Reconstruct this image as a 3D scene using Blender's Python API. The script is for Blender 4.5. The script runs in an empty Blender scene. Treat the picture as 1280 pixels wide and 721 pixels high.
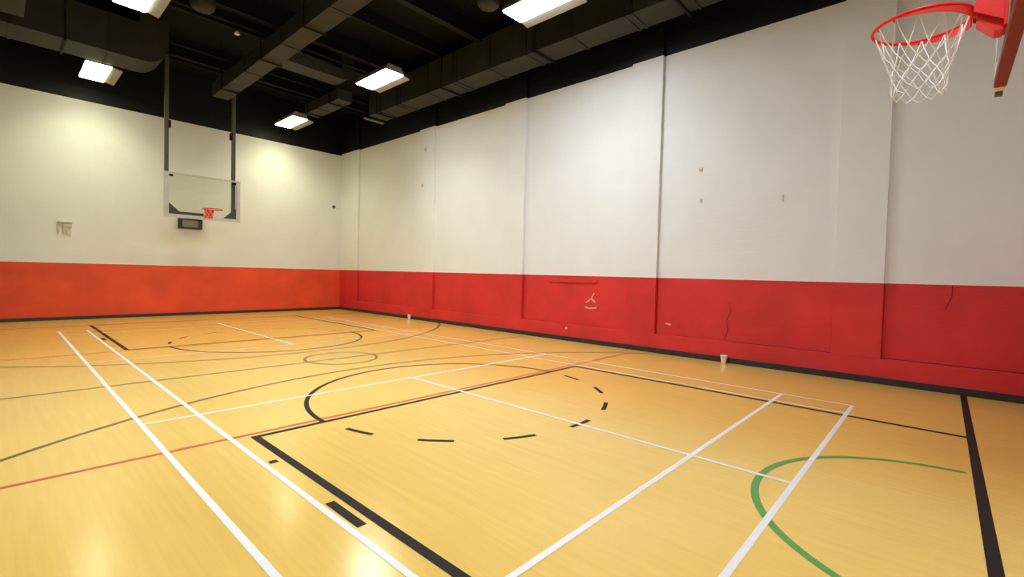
import bpy, bmesh, math, random
from mathutils import Vector, Matrix
random.seed(7)
PI = math.pi
C = bpy.context.scene.collection
SC = bpy.context.scene

# ------------------------------------------------------------------ materials
def mat(name, col, rough=0.5, metal=0.0, spec=0.5, noise=0.0, nscale=8.0, bump=0.0):
    m = bpy.data.materials.new(name); m.use_nodes = True
    nt = m.node_tree; b = nt.nodes['Principled BSDF']
    b.inputs['Roughness'].default_value = rough
    b.inputs['Metallic'].default_value = metal
    b.inputs['Specular IOR Level'].default_value = spec
    tc = nt.nodes.new('ShaderNodeTexCoord')
    n = nt.nodes.new('ShaderNodeTexNoise'); n.inputs['Scale'].default_value = nscale
    n.inputs['Detail'].default_value = 4
    nt.links.new(tc.outputs['Object'], n.inputs['Vector'])
    r = nt.nodes.new('ShaderNodeValToRGB')
    r.color_ramp.elements[0].position = 0.3; r.color_ramp.elements[1].position = 0.7
    k0, k1 = 1 - noise, 1 + noise
    r.color_ramp.elements[0].color = (col[0]*k0, col[1]*k0, col[2]*k0, 1)
    r.color_ramp.elements[1].color = (min(1, col[0]*k1), min(1, col[1]*k1), min(1, col[2]*k1), 1)
    nt.links.new(n.outputs['Fac'], r.inputs['Fac'])
    nt.links.new(r.outputs['Color'], b.inputs['Base Color'])
    if bump:
        bp = nt.nodes.new('ShaderNodeBump'); bp.inputs['Strength'].default_value = bump
        bp.inputs['Distance'].default_value = 0.01
        nt.links.new(n.outputs['Fac'], bp.inputs['Height'])
        nt.links.new(bp.outputs['Normal'], b.inputs['Normal'])
    return m

def emission(name, col, strength):
    m = bpy.data.materials.new(name); m.use_nodes = True
    nt = m.node_tree; nt.nodes.clear()
    e = nt.nodes.new('ShaderNodeEmission'); o = nt.nodes.new('ShaderNodeOutputMaterial')
    e.inputs['Color'].default_value = (*col, 1); e.inputs['Strength'].default_value = strength
    nt.links.new(e.outputs[0], o.inputs[0])
    return m

WHITE = (0.81, 0.815, 0.80); RED = (0.66, 0.034, 0.032); BLACK = (0.0036, 0.0035, 0.0032); RED_FAR = (0.80, 0.082, 0.026)
RED_Z = 1.497
def wall_mat(name, axis, black_z, red=RED, white=WHITE):
    """painted blockwork: red up to RED_Z, white above it, black above black_z"""
    m = bpy.data.materials.new(name); m.use_nodes = True
    nt = m.node_tree; N = nt.nodes; L = nt.links; b = N['Principled BSDF']
    g = N.new('ShaderNodeNewGeometry'); s = N.new('ShaderNodeSeparateXYZ')
    L.new(g.outputs['Position'], s.inputs[0])
    c = N.new('ShaderNodeCombineXYZ')
    L.new(s.outputs[axis], c.inputs[0]); L.new(s.outputs[2], c.inputs[1])
    br = N.new('ShaderNodeTexBrick'); br.inputs['Scale'].default_value = 1.0
    br.inputs['Brick Width'].default_value = 0.40; br.inputs['Row Height'].default_value = 0.20
    br.inputs['Mortar Size'].default_value = 0.006; br.inputs['Mortar Smooth'].default_value = 0.6
    br.inputs['Color1'].default_value = (1, 1, 1, 1); br.inputs['Color2'].default_value = (.93, .93, .93, 1)
    br.inputs['Mortar'].default_value = (.2, .2, .2, 1)
    L.new(c.outputs[0], br.inputs['Vector'])
    nz = N.new('ShaderNodeTexNoise'); nz.inputs['Scale'].default_value = 1.3; nz.inputs['Detail'].default_value = 6
    L.new(g.outputs['Position'], nz.inputs['Vector'])
    nf = N.new('ShaderNodeTexNoise'); nf.inputs['Scale'].default_value = 45; nf.inputs['Detail'].default_value = 3
    L.new(g.outputs['Position'], nf.inputs['Vector'])
    def ramp(col, k):
        r = N.new('ShaderNodeValToRGB')
        r.color_ramp.elements[0].position = .35; r.color_ramp.elements[1].position = .68
        r.color_ramp.elements[0].color = (*[x*(1-k) for x in col], 1)
        r.color_ramp.elements[1].color = (*[min(1, x*(1+k)) for x in col], 1)
        L.new(nz.outputs['Fac'], r.inputs['Fac']); return r
    rr = ramp(red, .11); rw = ramp(white, .02); rb = ramp(BLACK, .2)
    def step(z):
        q = N.new('ShaderNodeMath'); q.operation = 'GREATER_THAN'; q.inputs[1].default_value = z
        L.new(s.outputs[2], q.inputs[0]); return q
    m1 = N.new('ShaderNodeMixRGB'); m2 = N.new('ShaderNodeMixRGB')
    L.new(step(RED_Z).outputs[0], m1.inputs[0]); L.new(rr.outputs[0], m1.inputs[1]); L.new(rw.outputs[0], m1.inputs[2])
    L.new(step(black_z).outputs[0], m2.inputs[0]); L.new(m1.outputs[0], m2.inputs[1]); L.new(rb.outputs[0], m2.inputs[2])
    L.new(m2.outputs[0], b.inputs['Base Color'])
    b.inputs['Roughness'].default_value = .55; b.inputs['Specular IOR Level'].default_value = .35
    ad = N.new('ShaderNodeMath'); ad.operation = 'MULTIPLY_ADD'
    L.new(nf.outputs['Fac'], ad.inputs[0]); ad.inputs[1].default_value = .5
    L.new(br.outputs['Color'], ad.inputs[2])
    bp = N.new('ShaderNodeBump'); bp.inputs['Strength'].default_value = .35; bp.inputs['Distance'].default_value = .006
    L.new(ad.outputs[0], bp.inputs['Height']); L.new(bp.outputs[0], b.inputs['Normal'])
    return m

def floor_mat():
    m = bpy.data.materials.new('maple_floor'); m.use_nodes = True
    nt = m.node_tree; N = nt.nodes; L = nt.links; b = N['Principled BSDF']
    g = N.new('ShaderNodeNewGeometry'); s = N.new('ShaderNodeSeparateXYZ'); L.new(g.outputs['Position'], s.inputs[0])
    c = N.new('ShaderNodeCombineXYZ'); L.new(s.outputs[1], c.inputs[0]); L.new(s.outputs[0], c.inputs[1])
    br = N.new('ShaderNodeTexBrick'); br.inputs['Scale'].default_value = 1
    br.inputs['Brick Width'].default_value = 1.1; br.inputs['Row Height'].default_value = .057
    br.inputs['Mortar Size'].default_value = .0006; br.offset = .37
    br.inputs['Color1'].default_value = (.79, .505, .115, 1); br.inputs['Color2'].default_value = (.778, .493, .112, 1)
    br.inputs['Mortar'].default_value = (.72, .45, .105, 1)
    L.new(c.outputs[0], br.inputs['Vector'])
    mp = N.new('ShaderNodeMapping'); mp.inputs['Scale'].default_value = (.9, 14, 1); L.new(c.outputs[0], mp.inputs[0])
    n = N.new('ShaderNodeTexNoise'); n.inputs['Scale'].default_value = 1.6; n.inputs['Detail'].default_value = 5
    L.new(mp.outputs[0], n.inputs['Vector'])
    n2 = N.new('ShaderNodeTexNoise'); n2.inputs['Scale'].default_value = .45; n2.inputs['Detail'].default_value = 3
    L.new(g.outputs['Position'], n2.inputs['Vector'])
    r = N.new('ShaderNodeValToRGB'); r.color_ramp.elements[0].position = .3; r.color_ramp.elements[1].position = .7
    r.color_ramp.elements[0].color = (.965, .955, .94, 1); r.color_ramp.elements[1].color = (1.03, 1.03, 1.03, 1)
    L.new(n.outputs['Fac'], r.inputs[0])
    r2 = N.new('ShaderNodeValToRGB'); r2.color_ramp.elements[0].position = .35; r2.color_ramp.elements[1].position = .65
    r2.color_ramp.elements[0].color = (.96, .95, .93, 1); r2.color_ramp.elements[1].color = (1.03, 1.03, 1.03, 1)
    L.new(n2.outputs['Fac'], r2.inputs[0])
    a = N.new('ShaderNodeMixRGB'); a.blend_type = 'MULTIPLY'; a.inputs[0].default_value = 1
    L.new(br.outputs['Color'], a.inputs[1]); L.new(r.outputs[0], a.inputs[2])
    a2 = N.new('ShaderNodeMixRGB'); a2.blend_type = 'MULTIPLY'; a2.inputs[0].default_value = 1
    L.new(a.outputs[0], a2.inputs[1]); L.new(r2.outputs[0], a2.inputs[2])
    L.new(a2.outputs[0], b.inputs['Base Color'])
    b.inputs['Roughness'].default_value = .19; b.inputs['Specular IOR Level'].default_value = .5
    return m

def glass_mat():
    m = bpy.data.materials.new('clear_glass'); m.use_nodes = True
    nt = m.node_tree; nt.nodes.clear(); N = nt.nodes; L = nt.links
    t = N.new('ShaderNodeBsdfTransparent'); t.inputs[0].default_value = (.93, .95, .92, 1)
    g = N.new('ShaderNodeBsdfGlossy'); g.inputs['Roughness'].default_value = .03
    g.inputs['Color'].default_value = (.9, .92, .9, 1)
    f = N.new('ShaderNodeFresnel'); f.inputs[0].default_value = 1.4
    x = N.new('ShaderNodeMixShader'); o = N.new('ShaderNodeOutputMaterial')
    L.new(f.outputs[0], x.inputs[0]); L.new(t.outputs[0], x.inputs[1]); L.new(g.outputs[0], x.inputs[2])
    L.new(x.outputs[0], o.inputs[0]); return m

RZ, FZ = 5.865, 5.815
M = dict(
    wall_right=wall_mat('painted_block_right', 1, RZ), wall_far=wall_mat('painted_block_far', 0, FZ, RED_FAR),
    unseen_wall_left=mat('dark_unseen_wall', (.13, .12, .11), .8, noise=.1), floor=floor_mat(), glass=glass_mat(),
    black=mat('black_paint', BLACK, .8, spec=.2, noise=.15), rubber=mat('black_rubber', (.028, .024, .024), .45, noise=.2),
    duct=mat('dark_duct_metal', (.029, .0275, .019), .6, spec=.3, noise=.2, nscale=2.5), seam=mat('duct_seam_black', (.010, .009, .008), .6),
    steel=mat('dark_painted_steel', (.0065, .006, .005), .7, spec=.2, noise=.2), pole=mat('grey_brown_steel', (.105, .092, .078), .5, noise=.1),
    alu=mat('aluminium_frame', (.62, .61, .58), .4, .3, noise=.05), gusset=mat('dark_grey_padding', (.085, .085, .075), .6, noise=.1),
    rim=mat('orange_red_enamel', (.80, .022, .014), .42, noise=.04), pad=mat('maroon_padding', (.22, .022, .022), .55, noise=.15, nscale=20),
    net=mat('white_net_cord', (.86, .85, .82), .8), hous=mat('lamp_housing', (.26, .25, .21), .5),
    white_line=mat('white_court_paint', (.77, .735, .675), .4, noise=.03), black_line=mat('black_court_paint', (.022, .015, .012), .6, spec=.15, noise=.15),
    green_line=mat('green_court_paint', (.10, .30, .055), .35, noise=.08), olive_line=mat('dark_olive_court_paint', (.15, .105, .022), .35, noise=.1),
    red_line=mat('red_court_paint', (.56, .085, .035), .35, noise=.1),
    white_paint=mat('white_metal', (.78, .75, .68), .5), red_paint=mat('red_paint', RED, .5, noise=.05),
    scuff=mat('pale_scuff', (.72, .42, .36), .7, noise=.1), crack=mat('dark_red_crack', (.20, .012, .010), .8),
    bolt=mat('dark_bolt', (.09, .08, .06), .5), grey=mat('grey_panel', (.23, .21, .19), .5, noise=.1, nscale=30), cup=mat('white_plastic', (.85, .84, .82), .35),
    faded=mat('faded_grey', (.60, .56, .46), .6, noise=.1), lens=mat('clear_prism', (.8, .8, .75), .3),
)

# ------------------------------------------------------------------ helpers
def link(name, bm, m, parent=None, smooth=False):
    me = bpy.data.meshes.new(name); bmesh.ops.recalc_face_normals(bm, faces=bm.faces)
    if smooth:
        for f in bm.faces: f.smooth = True
    bm.to_mesh(me); bm.free()
    me.materials.append(m)
    o = bpy.data.objects.new(name, me); C.objects.link(o)
    if parent:
        o.parent = parent; o.matrix_parent_inverse = Matrix.Translation(-parent.location) if False else Matrix.Identity(4)
    return o
def box(bm, x0, x1, y0, y1, z0, z1, bev=0):
    x0, x1 = min(x0, x1), max(x0, x1); y0, y1 = min(y0, y1), max(y0, y1); z0, z1 = min(z0, z1), max(z0, z1)
    r = bmesh.ops.create_cube(bm, size=1, matrix=Matrix.Translation(((x0+x1)/2, (y0+y1)/2, (z0+z1)/2)) @ Matrix.Diagonal((x1-x0, y1-y0, z1-z0, 1)))
    if bev:
        es = list({e for v in r['verts'] for e in v.link_edges})
        bmesh.ops.bevel(bm, geom=es, offset=bev, segments=2, affect='EDGES', profile=.5)
def prism(bm, pts, d):
    """polygon pts (3-D, planar) extruded by vector d"""
    a = [bm.verts.new(p) for p in pts]; b = [bm.verts.new(Vector(p)+Vector(d)) for p in pts]
    n = len(pts); bm.faces.new(a); bm.faces.new(b[::-1])
    for i in range(n): bm.faces.new((a[i], b[i], b[(i+1) % n], a[(i+1) % n]))
def tube(bm, pts, r, sides=8, closed=False, caps=True):
    pts = [Vector(p) for p in pts]; n = len(pts); rings = []
    for i, p in enumerate(pts):
        a = pts[(i-1) % n] if (closed or i > 0) else p
        c = pts[(i+1) % n] if (closed or i < n-1) else p
        t = (c-a).normalized()
        u = t.cross(Vector((0, 0, 1)))
        if u.length < 1e-3: u = t.cross(Vector((1, 0, 0)))
        u.normalize(); w = t.cross(u).normalized()
        rr = r[i] if isinstance(r, (list, tuple)) else r
        rings.append([bm.verts.new(p + rr*(math.cos(2*PI*k/sides)*u + math.sin(2*PI*k/sides)*w)) for k in range(sides)])
    for i in range(n if closed else n-1):
        A, B = rings[i], rings[(i+1) % n]
        for k in range(sides): bm.faces.new((A[k], A[(k+1) % sides], B[(k+1) % sides], B[k]))
    if caps and not closed:
        bm.faces.new(rings[0][::-1]); bm.faces.new(rings[-1])
def lathe(bm, prof, cx, cy, seg=24):
    rings = [[bm.verts.new((cx+r*math.cos(2*PI*k/seg), cy+r*math.sin(2*PI*k/seg), z)) for k in range(seg)] for r, z in prof]
    for A, B in zip(rings, rings[1:]):
        for k in range(seg): bm.faces.new((A[k], A[(k+1) % seg], B[(k+1) % seg], B[k]))
    bm.faces.new(rings[0]); bm.faces.new(rings[-1])
def thing(name, label, cat, loc, group=None):
    o = bpy.data.objects.new(name, None); C.objects.link(o); o.location = loc
    o.empty_display_size = .2
    o['label'] = label; o['category'] = cat; o['kind'] = 'thing'
    if group: o['group'] = group
    return o
def part(name, bm, m, root, label=None, smooth=False, parent=None):
    """bm is in world space; move it into the thing's frame"""
    org = root.matrix_world.translation if False else Vector(root.location)
    bmesh.ops.translate(bm, verts=bm.verts, vec=-org)
    o = link(name, bm, m, None, smooth); o.parent = parent or root
    if label: o['label'] = label
    return o
def single(name, bm, m, label, cat, group=None, smooth=False):
    vs = [v.co for v in bm.verts]
    c = Vector((sum(v.x for v in vs)/len(vs), sum(v.y for v in vs)/len(vs), min(v.z for v in vs)))
    bmesh.ops.translate(bm, verts=bm.verts, vec=-c)
    o = link(name, bm, m, None, smooth); o.location = c
    o['label'] = label; o['category'] = cat; o['kind'] = 'thing'
    if group: o['group'] = group
    return o
def struct(name, bm, m, parent=None, label=None, smooth=False):
    o = link(name, bm, m, parent, smooth); o['kind'] = 'structure'
    if label: o['label'] = label
    return o
def B(*a, **k):
    bm = bmesh.new(); box(bm, *a, **k); return bm
def copy_tree(root, loc):
    r = root.copy(); C.objects.link(r); r.location = loc
    for ch in list(root.children):
        c = ch.copy(); C.objects.link(c); c.parent = r
        for gch in ch.children:
            d = gch.copy(); C.objects.link(d); d.parent = c
    return r

# ------------------------------------------------------------------ room (metres; camera stands at x=0, y=0)
XL, XR, XREC = -0.95, 8.86, 8.935      # left wall, right wall pilaster face, recessed panel face
YB, YF = -2.15, 17.02
ZC = 7.35
fl = struct('floor', B(XL-.2, XR+.3, YB-.2, YF+.2, -.2, 0), M['floor'])
struct('ceiling', B(XL-.2, XR+.3, YB-.2, YF+.2, ZC, ZC+.15), M['black'])
ceil = bpy.data.objects['ceiling']
wf = struct('wall_far', B(XL-.2, XR+.3, YF, YF+.2, 0, ZC), M['wall_far'])
struct('unseen_wall_left', B(XL-.2, XL, YB, YF, 0, ZC), M['unseen_wall_left'])  # out of view; guessed wall, made dark to dim the left corner
struct('wall_back', B(XL-.2, XR+.3, YB-.2, YB, 0, ZC), M['wall_far'])
bm = bmesh.new()
box(bm, XREC, XR+.3, YB, YF, 0, ZC)
box(bm, XR, XREC+.002, YB, YF, 0, .372, .004)
PIL = [(15.75, YF+.01), (11.36, 12.1), (7.77, 8.48), (4.22, 4.88), (.645, 1.265)]
for a, b in PIL: box(bm, XR, XREC+.002, a, b, .36, ZC, .004)
wr = struct('wall_right', bm, M['wall_right'])
struct('baseboard_right', B(XR-.022, XR, YB, YF, 0, .10, bev=.004), M['rubber'])
struct('baseboard_far', B(XL, XR-.022, YF-.022, YF, 0, .085, bev=.004), M['rubber'])
struct('unseen_baseboard_left', B(XL, XL+.022, YB, YF-.022, 0, .10), M['rubber'])

# marks on the right wall's paint, plus painted corner shade
def wall_poly(name, pts, m, x=XREC, t=.003, label=None):
    bm = bmesh.new(); prism(bm, [(x-t, y, z) for y, z in pts], (t+.001, 0, 0)); return struct(name, bm, m, wr, label)
def stroke(name, pts, w, m, x=XREC, label=None):
    bm = bmesh.new()
    for (y0, z0), (y1, z1) in zip(pts, pts[1:]):
        d = Vector((y1-y0, z1-z0)).normalized(); n = Vector((-d.y, d.x))*w/2
        prism(bm, [(x-.003, y0-n.x, z0-n.y), (x-.003, y1-n.x, z1-n.y), (x-.003, y1+n.x, z1+n.y), (x-.003, y0+n.x, z0+n.y)], (.004, 0, 0))
    return struct(name, bm, m, wr, label)
stroke('wall_crack', [(2.83, 1.07), (2.80, .93), (2.87, .75), (2.84, .58), (2.9, .40)], .012, M['crack'], label='thin dark crack running down the red paint')
stroke('wall_crack', [(-.10, 1.49), (-.10, 1.34), (-.06, 1.22), (-.04, 1.15)], .013, M['crack'], label='dark crack under the white paint at the right')
stroke('paint_scuff', [(5.70, 1.12), (5.76, 1.00), (5.90, .90)], .022, M['scuff'], label='pale forked scuff on the red paint')
stroke('paint_scuff', [(5.77, 1.0), (5.66, .92)], .035, M['scuff'])
stroke('paint_scuff', [(5.63, .80), (5.80, .775), (5.93, .80)], .03, M['scuff'], label='pale horizontal scuff on the red paint')
stroke('paint_scuff', [(6.34, .30), (6.40, .27)], .05, M['scuff'], x=XR, label='small pale scuff low on the red paint')
stroke('paint_scuff', [(4.02, .60), (3.92, .58)], .03, M['scuff'], label='tiny pale scuff beside the pilaster')
SHADE = mat('painted_joint_shade', (.30, .018, .016), .8)  # dark strips painting the shade in the recess and pilaster corners
stroke('wall_shade', [(2.75, .378), (1.27, .378)], .014, SHADE)
stroke('wall_shade', [(.64, .378), (YB, .378)], .022, SHADE)
stroke('wall_shade', [(.636, .38), (.636, 1.49)], .012, SHADE)
stroke('wall_shade', [(1.272, .38), (1.272, 1.2)], .010, SHADE)
stroke('wall_shade', [(4.21, .38), (4.21, 1.49)], .010, SHADE)
stroke('wall_shade', [(7.76, .38), (7.76, 1.49)], .012, SHADE)
bm = bmesh.new(); box(bm, XREC-.03, XREC+.001, 5.62, 6.98, 1.345, 1.425, .004)
struct('wall_batten', bm, M['red_paint'], wr, 'raised red painted batten under the white paint')

# ------------------------------------------------------------------ court markings: parts of the floor
def strip(bm, pts, w, z):
    n = len(pts); V = []
    P = [Vector(p) for p in pts]
    for i, p in enumerate(P):
        d = (P[min(i+1, n-1)] - P[max(i-1, 0)]).normalized(); q = Vector((-d.y, d.x))*w/2
        V.append((bm.verts.new((p.x+q.x, p.y+q.y, z)), bm.verts.new((p.x-q.x, p.y-q.y, z))))
    for a, b in zip(V, V[1:]): bm.faces.new((a[0], b[0], b[1], a[1]))
def arc(cx, cy, r, a0, a1, n=72):
    return [(cx+r*math.cos(math.radians(a0+(a1-a0)*i/n)), cy+r*math.sin(math.radians(a0+(a1-a0)*i/n))) for i in range(n+1)]
def line(name, segs, w, z, m, label=None):
    bm = bmesh.new()
    for s in segs: strip(bm, s, w, z)
    o = struct(name, bm, m, fl, label)
    for f in o.data.polygons: pass
    return o
X0, X1, Y0, Y1 = .906, 7.006, .755, 14.155
XI0, XI1 = 1.366, 6.546; YS, YS2 = 5.475, 9.435; XM = 3.956
zw = .0022
line('badminton_sideline', [[(X0, Y0-.02), (X0, Y1)]], .042, zw, M['white_line'])
line('badminton_sideline', [[(XI0, Y0), (XI0, Y1)]], .042, zw, M['white_line'])
line('badminton_sideline', [[(X1, Y0-.02), (X1, Y1)]], .034, zw, M['white_line'])
line('badminton_sideline', [[(XI1, Y0), (XI1, Y1)]], .034, zw, M['white_line'])
line('badminton_back_line', [[(X0, Y0), (X1, Y0)]], .042, zw+.0002, M['white_line'])
line('badminton_back_line', [[(X0, Y1), (X1, Y1)]], .026, zw+.0002, M['white_line'])
line('badminton_service_line', [[(X0, Y0+.76), (X1, Y0+.76)]], .042, zw+.0002, M['white_line'])
line('badminton_service_line', [[(X0, Y1-.76), (X1, Y1-.76)]], .026, zw+.0002, M['white_line'])
line('badminton_service_line', [[(X0, YS), (X1, YS)]], .042, zw+.0002, M['white_line'])
line('badminton_service_line', [[(X0, YS2), (X1, YS2)]], .026, zw+.0002, M['white_line'])
line('badminton_centre_line', [[(XM, Y0), (XM, YS)]], .040, zw+.0004, M['white_line'])
line('badminton_centre_line', [[(XM, YS2), (XM, Y1)]], .040, zw+.0004, M['white_line'])
HX, YN = 3.97, 7.47
def half(mir):
    f = (lambda p: (p[0], 2*YN-p[1])) if mir else (lambda p: p)
    F = lambda s: [f(p) for p in s]
    k = M['black_line']
    line('basketball_baseline', [F([(XL+.03, -.262), (XR-.025, -.262)])], .066, .0012, k)
    line('basketball_lane_line', [F([(1.536, -.25), (1.536, 4.45)])], .066, .0014, k)
    line('basketball_lane_line', [F([(6.437, -.25), (6.437, 4.45)])], .066, .0014, k)
    line('free_throw_line', [F([(1.503, 4.425), (6.47, 4.425)])], .055, .0016, k)
    line('free_throw_arc', [F(arc(HX, 4.43, 1.81, 0, 180))], .05, .0018, k)
    line('dashed_free_throw_arc', [F(arc(HX, 4.43, 1.78, 190.8+24.8*i, 190.8+24.8*i+10.5, 8)) for i in range(7)], .05, .0018, k)
    for x in (1.436, 6.537):
        line('lane_block', [F([(x, 2.45), (x, 2.85)])], .062, .0010, k)
        line('lane_mark', [F([(x, 3.73), (x, 3.79)])], .062, .0010, k)
        line('lane_mark', [F([(x, 1.46), (x, 1.52)])], .062, .0010, k)
    line('three_point_arc', [F(arc(3.87, .42, 6.11, -6, 186, 120))] if not mir else [F(arc(3.87, .42, 6.11, -6, 186, 120))], .055, .0006, M['olive_line'])
    line('volleyball_attack_line', [F([(XL+.03, 4.525), (XR-.025, 4.525)])], .048, .0008, M['red_line'])
half(False); half(True)
line('no_charge_arc', [arc(HX-.01, -.28, 1.255, 4, 176)], .052, .0020, M['green_line'], 'bright green half circle on the wood floor')
line('half_court_line', [[(XL+.03, YN+.01), (XR-.025, YN+.01)]], .045, .0012, M['olive_line'])
line('centre_circle', [arc(XM, 7.50, .575, 0, 360)], .045, .0014, M['olive_line'])

# ------------------------------------------------------------------ ceiling steelwork (parts of the ceiling)
def ibeam_x(y, z0, z1, w=.16, x0=XL, x1=XR+.07):
    bm = bmesh.new()
    box(bm, x0, x1, y-w/2, y+w/2, z0, z0+.022); box(bm, x0, x1, y-w/2, y+w/2, z1-.022, z1); box(bm, x0, x1, y-.012, y+.012, z0+.02, z1-.02)
    return struct('ceiling_joist', bm, M['steel'], ceil)
for y in (-.9, 2.15, 5.2, 8.25, 11.32, 14.9): ibeam_x(y, 6.92, ZC+.01)
for y in (3.7, 6.75, 9.8, 12.45, 15.6):
    bm = bmesh.new(); box(bm, XL, XR+.07, y-.05, y+.05, 7.05, ZC+.01); struct('ceiling_joist', bm, M['steel'], ceil)
for y, z in ((11.62, 6.82), (13.9, 6.86)):
    bm = bmesh.new(); tube(bm, [(XL, y, z), (XR+.07, y, z)], .035, 10); struct('ceiling_conduit', bm, M['steel'], ceil)

# ------------------------------------------------------------------ air ducts
def hangers(d, pts, z0, bar):
    part('hanger_strap', B(*bar), M['steel'], d)
    for x, y in pts:
        bm = bmesh.new(); tube(bm, [(x, y, z0), (x, y, ZC+.02)], .012, 6); part('hanger_rod', bm, M['steel'], d)
d = thing('air_duct', 'long dark rectangular duct under the ceiling beside the right wall', 'duct', (7.95, 5.5, 6.2))
part('duct_body', B(7.68, 8.30, YB+.1, 13.1, 6.2, 6.98, bev=.006), M['duct'], d)
for y in (12.5, 11.62, 11.45, 10.2, 9.2, 9.05, 7.9, 6.78, 6.6, 5.6, 4.45, 4.3, 3.3, 2.2, 2.05, 1.0):
    bm = bmesh.new(); w = .045
    box(bm, 7.665, 8.315, y-w/2, y+w/2, 6.185, 6.995)
    part('seam_flange', bm, M['seam'], d)
for y in (12.6, 9.6, 6.5, 3.5, .5):
    hangers(d, [(7.64, y), (8.34, y)], 6.16, (7.62, 8.36, y-.02, y+.02, 6.155, 6.185))
part('end_bracket', B(7.64, 8.33, 13.27, 13.37, 6.16, 6.2), mat('bracket_metal', (.16, .15, .12), .5), d, 'paler bracket hanging at the end of the duct')
for x in (7.68, 8.29):
    bm = bmesh.new(); tube(bm, [(x, 13.32, 6.18), (x, 13.32, ZC+.02)], .015, 6); part('hanger_rod', bm, M['steel'], d)

d = thing('air_duct', 'middle rectangular duct running between the two rows of ceiling lights', 'duct', (4.25, 8, 6.2))
part('duct_body', B(4.05, 4.45, YB+.1, 15.1, 6.2, 6.56, bev=.006), M['duct'], d)
for y in (12.58, 10.45, 8.3, 6.2, 4.1, 2.0):
    part('seam_flange', B(4.035, 4.465, y-.03, y+.03, 6.185, 6.575), M['seam'], d)
for y in (14.2, 11.5, 9.3, 7.2, 5.1, 3.0):
    hangers(d, [(4.02, y), (4.48, y)], 6.16, (4.0, 4.5, y-.015, y+.015, 6.155, 6.185))
bm = bmesh.new()   # flat branch towards the right, ending in an elbow that turns up
box(bm, 4.46, 6.1, 11.75, 12.3, 6.46, 6.72)
R = .35
prev = None
pts = [(6.1 + R*math.sin(t), 6.46 + R - R*math.cos(t)) for t in [PI/2*i/8 for i in range(9)]]
prism(bm, [(x, 11.75, z) for x, z in pts] + [(6.45, 11.75, ZC), (6.1, 11.75, ZC)], (0, .55, 0))
part('branch_duct', bm, M['duct'], d)

d = thing('air_duct', 'dark duct along the far wall at left with a rounded upturned end', 'duct', (1, 14.3, 6.2))
bm = bmesh.new(); R = .5
pts = [(2.3 + R*math.sin(t), 6.2 + R - R*math.cos(t)) for t in [PI/2*i/12 for i in range(13)]]
prism(bm, [(XL+.01, 13.8, 6.2)] + [(x, 13.8, z) for x, z in pts] + [(2.8, 13.8, ZC), (2.25, 13.8, ZC), (2.25, 13.8, 7.05), (XL+.01, 13.8, 7.05)], (0, .93, 0))
part('duct_body', bm, M['duct'], d)
for x in (1.72, .2): part('seam_flange', B(x-.025, x+.025, 13.785, 14.745, 6.185, 7.065), M['seam'], d)
for x in (1.0,):
    hangers(d, [(x, 13.76), (x, 14.77)], 6.16, (x-.02, x+.02, 13.74, 14.79, 6.155, 6.185))

d = thing('air_duct', 'short duct beside the far right ceiling light near the corner', 'duct', (6.6, 14, 6.3))
part('duct_body', B(6.5, 6.94, 12.75, 14.86, 6.3, 6.6, bev=.006), M['duct'], d)
part('seam_flange', B(6.485, 6.955, 14.0, 14.05, 6.285, 6.615), M['seam'], d)
for y in (13.2, 14.6): hangers(d, [(6.47, y), (6.97, y)], 6.26, (6.45, 6.99, y-.015, y+.015, 6.255, 6.285))

d = thing('air_duct', 'wide duct crossing the top left corner of the ceiling', 'duct', (-.2, 12.6, 6.2))
part('duct_body', B(XL+.01, .385, 12.0, 13.35, 6.22, 6.95, bev=.006), M['duct'], d)
hangers(d, [(-.2, 11.97), (-.2, 13.38)], 6.19, (-.22, -.18, 11.95, 13.4, 6.185, 6.215))

# ------------------------------------------------------------------ ceiling lights
def lampcol(warm): return warm
def make_light(loc, label, col, strength, watts):
    x, y, z = loc; m = emission('lamp_glow', col, strength)
    t = thing('ceiling_light', label, 'ceiling light', loc, 'fluorescent ceiling lights')
    w, l = .235, .67
    part('diffuser', B(x-w, x+w, y-l, y+l, z-.03, z, bev=.012), m, t, 'glowing white diffuser')
    bm = bmesh.new(); prism(bm, [(x-w-.01, y-l-.02, z), (x+w+.01, y-l-.02, z), (x+w-.06, y-l-.02, z+.14), (x-w+.06, y-l-.02, z+.14)], (0, 2*l+.04, 0))
    part('housing', bm, M['hous'], t)
    bm = bmesh.new(); prism(bm, [(x+w+.012, y-l, z-.01), (x+w+.20, y-l, z-.05), (x+w+.20, y-l, z-.035), (x+w+.012, y-l, z+.015)], (0, 2*l, 0))
    part('side_reflector', bm, M['hous'], t, 'pale sloping side panel')
    for q in (-.5, .5):
        bm = bmesh.new(); tube(bm, [(x, y+q, z+.13), (x, y+q, ZC+.02)], .01, 6); part('hanger_rod', bm, M['steel'], t)
    ld = bpy.data.lights.new('lamp', 'AREA'); ld.shape = 'RECTANGLE'; ld.size = 2*w-.02; ld.size_y = 2*l-.02
    ld.energy = watts; ld.color = col; ld.spread = math.radians(125)
    lo = bpy.data.objects.new('lamp', ld); C.objects.link(lo); lo.parent = t; lo.location = (0, 0, -.034)
    return t
WARM = (.97, 1.01, .66); MID = (.98, 1.02, .92); NEAR = (.935, 1.02, 1.13)
LZ = 6.2
make_light((1.66, 15.52, LZ), 'lit ceiling light above the far wall, left of the suspended hoop poles', WARM, 12, 37)
make_light((1.66, 10.45, LZ), 'lit ceiling light cut by the top edge of the photo at left', MID, 29, 58)
make_light((1.66, 5.3, LZ), 'lit ceiling light above the left court lines, second nearest the viewer', NEAR, 68, 64)
make_light((6.40, 15.62, LZ), 'smallest lit ceiling light, high by the far right corner', WARM, 12, 37)
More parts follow.
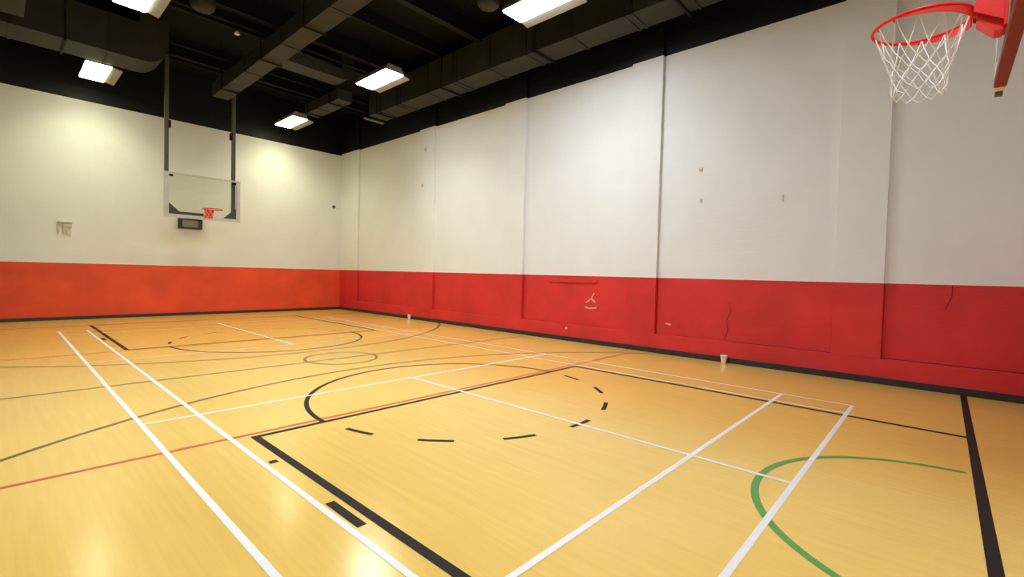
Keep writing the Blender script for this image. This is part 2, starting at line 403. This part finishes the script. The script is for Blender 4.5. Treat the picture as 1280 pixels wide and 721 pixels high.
make_light((6.37, 10.42, LZ), 'lit ceiling light in mid ceiling, beside the right duct', MID, 29, 58)
make_light((6.37, 5.32, LZ), 'lit ceiling light cut by the top edge beside the long right duct', NEAR, 49, 34)
make_light((1.66, .15, LZ), 'added unseen ceiling light straight above the viewer', NEAR, 68, 12)  # out of view, added to brighten the near floor

# round ceiling cans and the small pale fitting
for (x, y, lab) in ((2.68, 10.6, 'round dark ceiling fixture at the top edge left of the middle duct'), (6.12, 6.35, 'round dark ceiling fixture next to the light cut by the top edge')):
    t = thing('ceiling_speaker', lab, 'speaker', (x, y, 6.36))
    bm = bmesh.new(); lathe(bm, [(.05, 6.36), (.15, 6.37), (.20, 6.42), (.21, 6.5), (.20, 6.62), (.08, 6.66)], x, y, 24); part('can', bm, M['duct'], t, smooth=True)
    bm = bmesh.new(); tube(bm, [(x, y, 6.65), (x, y, ZC+.02)], .018, 8); part('rod', bm, M['steel'], t)
t = thing('sprinkler_head', 'tiny pale ceiling fitting left of the middle duct', 'sprinkler', (3.55, 11.62, 6.55))
bm = bmesh.new(); lathe(bm, [(.015, 6.53), (.055, 6.54), (.055, 6.56), (.02, 6.62)], 3.55, 11.5, 14); part('deflector', bm, M['white_paint'], t)
bm = bmesh.new(); tube(bm, [(3.55, 11.5, 6.61), (3.55, 11.5, ZC+.02)], .014, 8); part('drop_pipe', bm, M['steel'], t)

# ------------------------------------------------------------------ hoops
def ring(bm, cx, cy, z, R, r, seg=64): tube(bm, [(cx+R*math.cos(2*PI*i/seg), cy+R*math.sin(2*PI*i/seg), z) for i in range(seg)], r, 8, True)
def net_mesh(cx, cy, z, sway, r_cord, n=12, top=.222):
    bm = bmesh.new()
    lv = [(top, -.012), (.178, -.165), (.158, -.225), (.145, -.285), (.135, -.345), (.133, -.405)]
    def node(k, i):
        r, dz = lv[k]; a = 2*PI*(i + (.5 if k % 2 else 0))/n
        f = -dz/.4
        return Vector((cx + sway[0]*f + r*math.cos(a), cy + sway[1]*f + r*math.sin(a), z+dz + .008*math.sin(3*a+k)))
    for k in range(len(lv)-1):
        for i in range(n):
            p = node(k, i)
            for q in ((0, -1) if k % 2 == 0 else (0, 1)):
                e = node(k+1, i+q); mid = (p+e)/2 - Vector((0, 0, .006))
                tube(bm, [p, mid, e], r_cord, 5)
    k = len(lv)-1
    for i in range(n):
        p = node(k, i); e = node(k, i+1); tube(bm, [p, (p+e)/2-Vector((0, 0, .03)), e], r_cord, 5)
    return bm

# near hoop, faces +y; only its rim and lower board edge enter the view
bx, by = HX, -.21
rx, ry, rz = 3.885, .165, 3.10
h = thing('basketball_hoop', 'near basketball hoop with red rim and white net, seen edge on at top right', 'basketball hoop', (bx, by, 2.9))
part('backboard', B(bx-.85, bx+.85, by-.022, by-.008, 2.96, 4.0), M['glass'], h, 'clear glass board')
bm = bmesh.new()
for x in (bx-.9, bx+.84): box(bm, x, x+.06, by-.05, by-.005, 2.95, 4.03)
box(bm, bx-.9, bx+.9, by-.05, by-.005, 3.97, 4.03); box(bm, bx-.9, bx+.9, by-.05, by-.005, 2.93, 2.975)
part('frame', bm, M['alu'], h)
part('padding', B(bx-.92, bx+.83, by-.066, by, 2.90, 2.955, bev=.006), M['pad'], h, 'maroon pad along the bottom edge of the board')
bm = bmesh.new(); box(bm, bx+.835, bx+.925, by-.064, by-.004, 2.90, 2.955, .006); part('corner_cap', bm, M['white_paint'], h, 'pale grey corner end')
bm = bmesh.new(); box(bm, bx+.93, bx+.99, by-.055, by-.015, 2.88, 2.93); part('corner_bolt', bm, M['pole'], h)
bm = bmesh.new()
for x in (bx-.6, bx+.6):
    box(bm, x-.035, x+.035, by-.14, by-.07, 3.55, ZC)
box(bm, bx-.6, bx+.6, by-.125, by-.085, 3.62, 3.69); box(bm, bx-.6, bx+.6, by-.125, by-.085, 3.8, 3.87)
part('support_pole', bm, M['pole'], h)
for x in (bx-.6, bx+.6):
    bm = bmesh.new(); tube(bm, [(x, by-.1, 3.9), (x, YB-.01, 3.9)], .03, 8); part('wall_brace', bm, M['pole'], h)
# rim
bm = bmesh.new(); ring(bm, rx, ry, rz, .238, .0105, 96)
rim = part('rim', bm, M['rim'], h, smooth=True)
bm = bmesh.new()   # tapering band braced under the ring on both sides
for sgn in (1, -1):
    rows = []
    for i in range(28):
        a = -PI/2 + sgn*(math.radians(16) + math.radians(108)*i/27)
        hh = .052*(1-i/27)**.7 + .004
        row = []
        for rr, zz in ((.242, rz), (.242, rz-hh), (.234, rz-hh), (.234, rz)):
            row.append(bm.verts.new((rx+rr*math.cos(a), ry+rr*math.sin(a), zz)))
        rows.append(row)
    for A, Bq in zip(rows, rows[1:]):
        for k in range(4): bm.faces.new((A[k], A[(k+1) % 4], Bq[(k+1) % 4], Bq[k]))
    bm.faces.new(rows[0]); bm.faces.new(rows[-1])
part('rim_band', bm, M['rim'], h, parent=rim)
bm = bmesh.new()   # mounting plate on the board, side cheeks and spring housing
box(bm, rx-.085, rx+.085, by, by+.016, 2.955, 3.30, .003)
prism(bm, [(rx-.09, by+.016, rz+.01), (rx+.09, by+.016, rz+.01), (rx+.06, ry-.225, rz+.01), (rx-.06, ry-.225, rz+.01)], (0, 0, -.014))
for x in (rx-.085, rx+.077):
    prism(bm, [(x, by+.016, 2.985), (x, by+.016, 3.29), (x, by+.05, 3.26), (x, ry-.235, rz+.012), (x, ry-.235, rz-.03)], (.008, 0, 0))
part('rim_mount', bm, M['rim'], h, parent=rim)
bm = bmesh.new()
prism(bm, [(rx-.06, by+.016, 2.94), (rx-.06, by+.016, 3.005), (rx-.06, ry-.25, 3.075), (rx-.06, ry-.25, 3.02), (rx-.06, by+.05, 2.94)], (.12, 0, 0))
part('spring_housing', bm, M['rim'], h, parent=rim)
for i in range(12):
    bm = bmesh.new(); a = 2*PI*i/12; tube(bm, [(rx+.238*math.cos(a), ry+.238*math.sin(a), rz-.006), (rx+.226*math.cos(a), ry+.226*math.sin(a), rz-.022)], .004, 5)
    part('net_hook', bm, M['rim'], h, parent=rim)
part('net', net_mesh(rx, ry, rz, (.0, -.005), .0032), M['net'], h, 'white cord net')

# far hoop hung from the ceiling
fx, fy = 3.895, 15.2
h = thing('basketball_hoop', 'far basketball hoop with glass board hanging on two poles before the far wall', 'basketball hoop', (fx, fy, 2.8))
x0, x1, z0, z1 = 2.99, 4.80, 2.795, 3.985
part('backboard', B(x0+.03, x1-.03, fy-.006, fy+.006, z0+.03, z1-.03), M['glass'], h, 'clear glass board')
bm = bmesh.new()
box(bm, x0, x0+.10, fy-.02, fy+.03, z0, z1, .004); box(bm, x1-.10, x1, fy-.02, fy+.03, z0, z1, .004)
box(bm, x0+.1, x1-.1, fy-.02, fy+.03, z0, z0+.085, .004); box(bm, x0+.1, x1-.1, fy-.02, fy+.03, z1-.045, z1, .004)
part('frame', bm, M['alu'], h, 'pale aluminium frame')
bm = bmesh.new(); zt = z0+.07
prism(bm, [(x0+.09, fy+.035, zt), (x0+.40, fy+.035, zt), (x0+.36, fy+.035, zt+.08), (x0+.09, fy+.035, zt+.33)], (0, .04, 0))
part('corner_gusset', bm, M['gusset'], h)
bm = bmesh.new()
prism(bm, [(x1-.09, fy+.035, zt), (x1-.42, fy+.035, zt), (x1-.38, fy+.035, zt+.05), (x1-.09, fy+.035, zt+.33)], (0, .04, 0))
part('corner_gusset', bm, M['gusset'], h)
part('lower_bar', B(x0+.36, fx, fy+.035, fy+.075, zt, zt+.095), M['gusset'], h)
for px in (3.05, 4.645):
    bm = bmesh.new(); box(bm, px-.045, px+.045, fy+.04, fy+.13, z0+.05, ZC, .006)
    pl = part('support_pole', bm, M['pole'], h, 'grey steel pole up to the ceiling')
    bm = bmesh.new(); q = 1 if px < 4 else -1
    box(bm, px+q*.04, px+q*.09, fy+.03, fy+.14, 5.15, 5.34)
    part('pole_clamp', bm, M['steel'], h, parent=pl)
for x in (x0+.14, x1-.14): part('board_clip', B(x-.06, x+.06, fy+.02, fy+.06, z1-.11, z1-.06), M['steel'], h)
frx, fry, frz = 4.0, fy-.40, 3.06
bm = bmesh.new(); ring(bm, frx, fry, frz, .235, .014, 40)
rim = part('rim', bm, M['rim'], h, smooth=True)
bm = bmesh.new(); box(bm, frx-.10, frx+.10, fy-.045, fy-.02, z0+.04, frz+.03)
prism(bm, [(frx-.11, fy-.03, frz+.015), (frx+.11, fy-.03, frz+.015), (frx+.09, fry+.21, frz+.015), (frx-.09, fry+.21, frz+.015)], (0, 0, -.03))
prism(bm, [(frx-.10, fy-.03, frz), (frx-.10, fy-.03, frz-.2), (frx-.10, fry+.22, frz)], (.2, 0, 0))
part('rim_mount', bm, M['rim'], h, parent=rim)
part('net', net_mesh(frx, fry, frz, (0, 0), .0014, top=.22), M['net'], h, 'faint white net')

# ------------------------------------------------------------------ small things on the walls and the floor
t = thing('display_box', 'small black framed grey display box on the far wall under the hanging hoop', 'display', (3.965, YF, 2.62))
bm = bmesh.new(); X0p, X1p, Z0p, Z1p = 3.68, 4.30, 2.625, 2.93
box(bm, X0p, X0p+.10, YF-.10, YF, Z0p, Z1p); box(bm, X1p-.10, X1p, YF-.10, YF, Z0p, Z1p)
box(bm, X0p+.1, X1p-.1, YF-.10, YF, Z0p, Z0p+.05); box(bm, X0p+.1, X1p-.1, YF-.10, YF, Z1p-.035, Z1p)
part('frame', bm, M['rubber'], t, 'black frame')
part('screen', B(X0p+.1, X1p-.1, YF-.08, YF, Z0p+.05, Z1p-.035), M['grey'], t, 'grey centre')
t = thing('wall_bracket', 'faded grey bracket fixed to the far wall at left', 'bracket', (1.22, YF, 2.27))
bm = bmesh.new(); box(bm, 1.075, 1.115, YF-.03, YF+.004, 2.28, 2.57); box(bm, 1.18, 1.225, YF-.05, YF+.004, 2.28, 2.53); part('upright', bm, M['faded'], t)
part('top_plate', B(1.09, 1.36, YF-.07, YF+.004, 2.555, 2.60), M['white_paint'], t)
part('cross_plate', B(1.19, 1.35, YF-.06, YF+.004, 2.44, 2.52), M['faded'], t)
part('lower_tab', B(1.25, 1.34, YF-.04, YF+.004, 2.25, 2.33), M['faded'], t)
bm = bmesh.new(); 
R_ = bmesh.ops.create_uvsphere(bm, u_segments=16, v_segments=10, radius=.06, matrix=Matrix.Translation((8.575, YF-.015, 3.86)) @ Matrix.Diagonal((1, .6, 1, 1)))
single('wall_bolt', bm, M['bolt'], 'round dark bolt head on the far wall near the corner', 'bolt', smooth=True)
def hook(y, z, lab, x=XR, s=1.0):
    bm = bmesh.new()
    prism(bm, [(x, y-.06*s, z+.02), (x-.05*s, y-.06*s, z+.02), (x-.05*s, y-.06*s, z+.035), (x, y-.06*s, z+.06)], (0, .12*s, 0))
    box(bm, x-.012, x, y-.05*s, y+.05*s, z-.05*s, z+.02)
    return single('wall_hook', bm, M['faded'], lab, 'hook')
hook(3.43, 3.52, 'upper of the two small hooks on the bare white panel', XREC, .5)
hook(3.41, 2.94, 'lower of the two small hooks on the bare white panel', XREC, .4)
hook(11.80, 5.22, 'small bracket high on the white pilaster nearest the corner, upper one', XR, .9)
hook(11.92, 4.14, 'small bracket on the white pilaster nearest the corner, lower one', XR, .8)
bm = bmesh.new(); box(bm, XREC-.02, XREC, 2.03, 2.052, 2.83, 2.94, .003)
single('wall_clip', bm, M['faded'], 'short upright clip on the white wall right of the two hooks', 'clip')
def cup(x, y, s, lab):
    bm = bmesh.new()
    lathe(bm, [(.032*s, 0), (.034*s, .004), (.040*s, .05*s), (.052*s, .125*s), (.056*s, .13*s), (.052*s, .132*s), (.036*s, .05*s), (.030*s, .008)], x, y, 24)
    return single('plastic_cup', bm, M['cup'], lab, 'cup', smooth=True)
cup(8.74, 2.83, 1.12, 'white cup on the floor against the right wall, nearer one')
cup(8.76, 12.35, 1.1, 'white cup on the floor against the right wall, near the far corner')

# ------------------------------------------------------------------ camera and world
f, yaw, pitch, roll, hgt = 589.2058, .8306349, .02995607, .02509487, 1.491521
fw = Vector((math.sin(yaw)*math.cos(pitch), math.cos(yaw)*math.cos(pitch), -math.sin(pitch)))
r0 = Vector((math.cos(yaw), -math.sin(yaw), 0)); u0 = r0.cross(fw)
r = math.cos(roll)*r0 + math.sin(roll)*u0; u = -math.sin(roll)*r0 + math.cos(roll)*u0
cd = bpy.data.cameras.new('camera'); cam = bpy.data.objects.new('camera', cd); C.objects.link(cam)
cd.sensor_width = 36; cd.sensor_fit = 'HORIZONTAL'; cd.lens = f/1280*36; cd.clip_start = .02
cam.matrix_world = Matrix(((r.x, u.x, -fw.x, 0), (r.y, u.y, -fw.y, 0), (r.z, u.z, -fw.z, hgt), (0, 0, 0, 1)))
SC.camera = cam
w = bpy.data.worlds.new('world'); SC.world = w; w.use_nodes = True
w.node_tree.nodes['Background'].inputs[0].default_value = (.02, .02, .02, 1)
vs = SC.view_settings; vs.view_transform = 'Standard'; vs.look = 'None'; vs.gamma = 1; vs.exposure = 0.23; vs.use_curve_mapping = False
SC.cycles.max_bounces = 10; SC.cycles.diffuse_bounces = 6; SC.cycles.transparent_max_bounces = 12
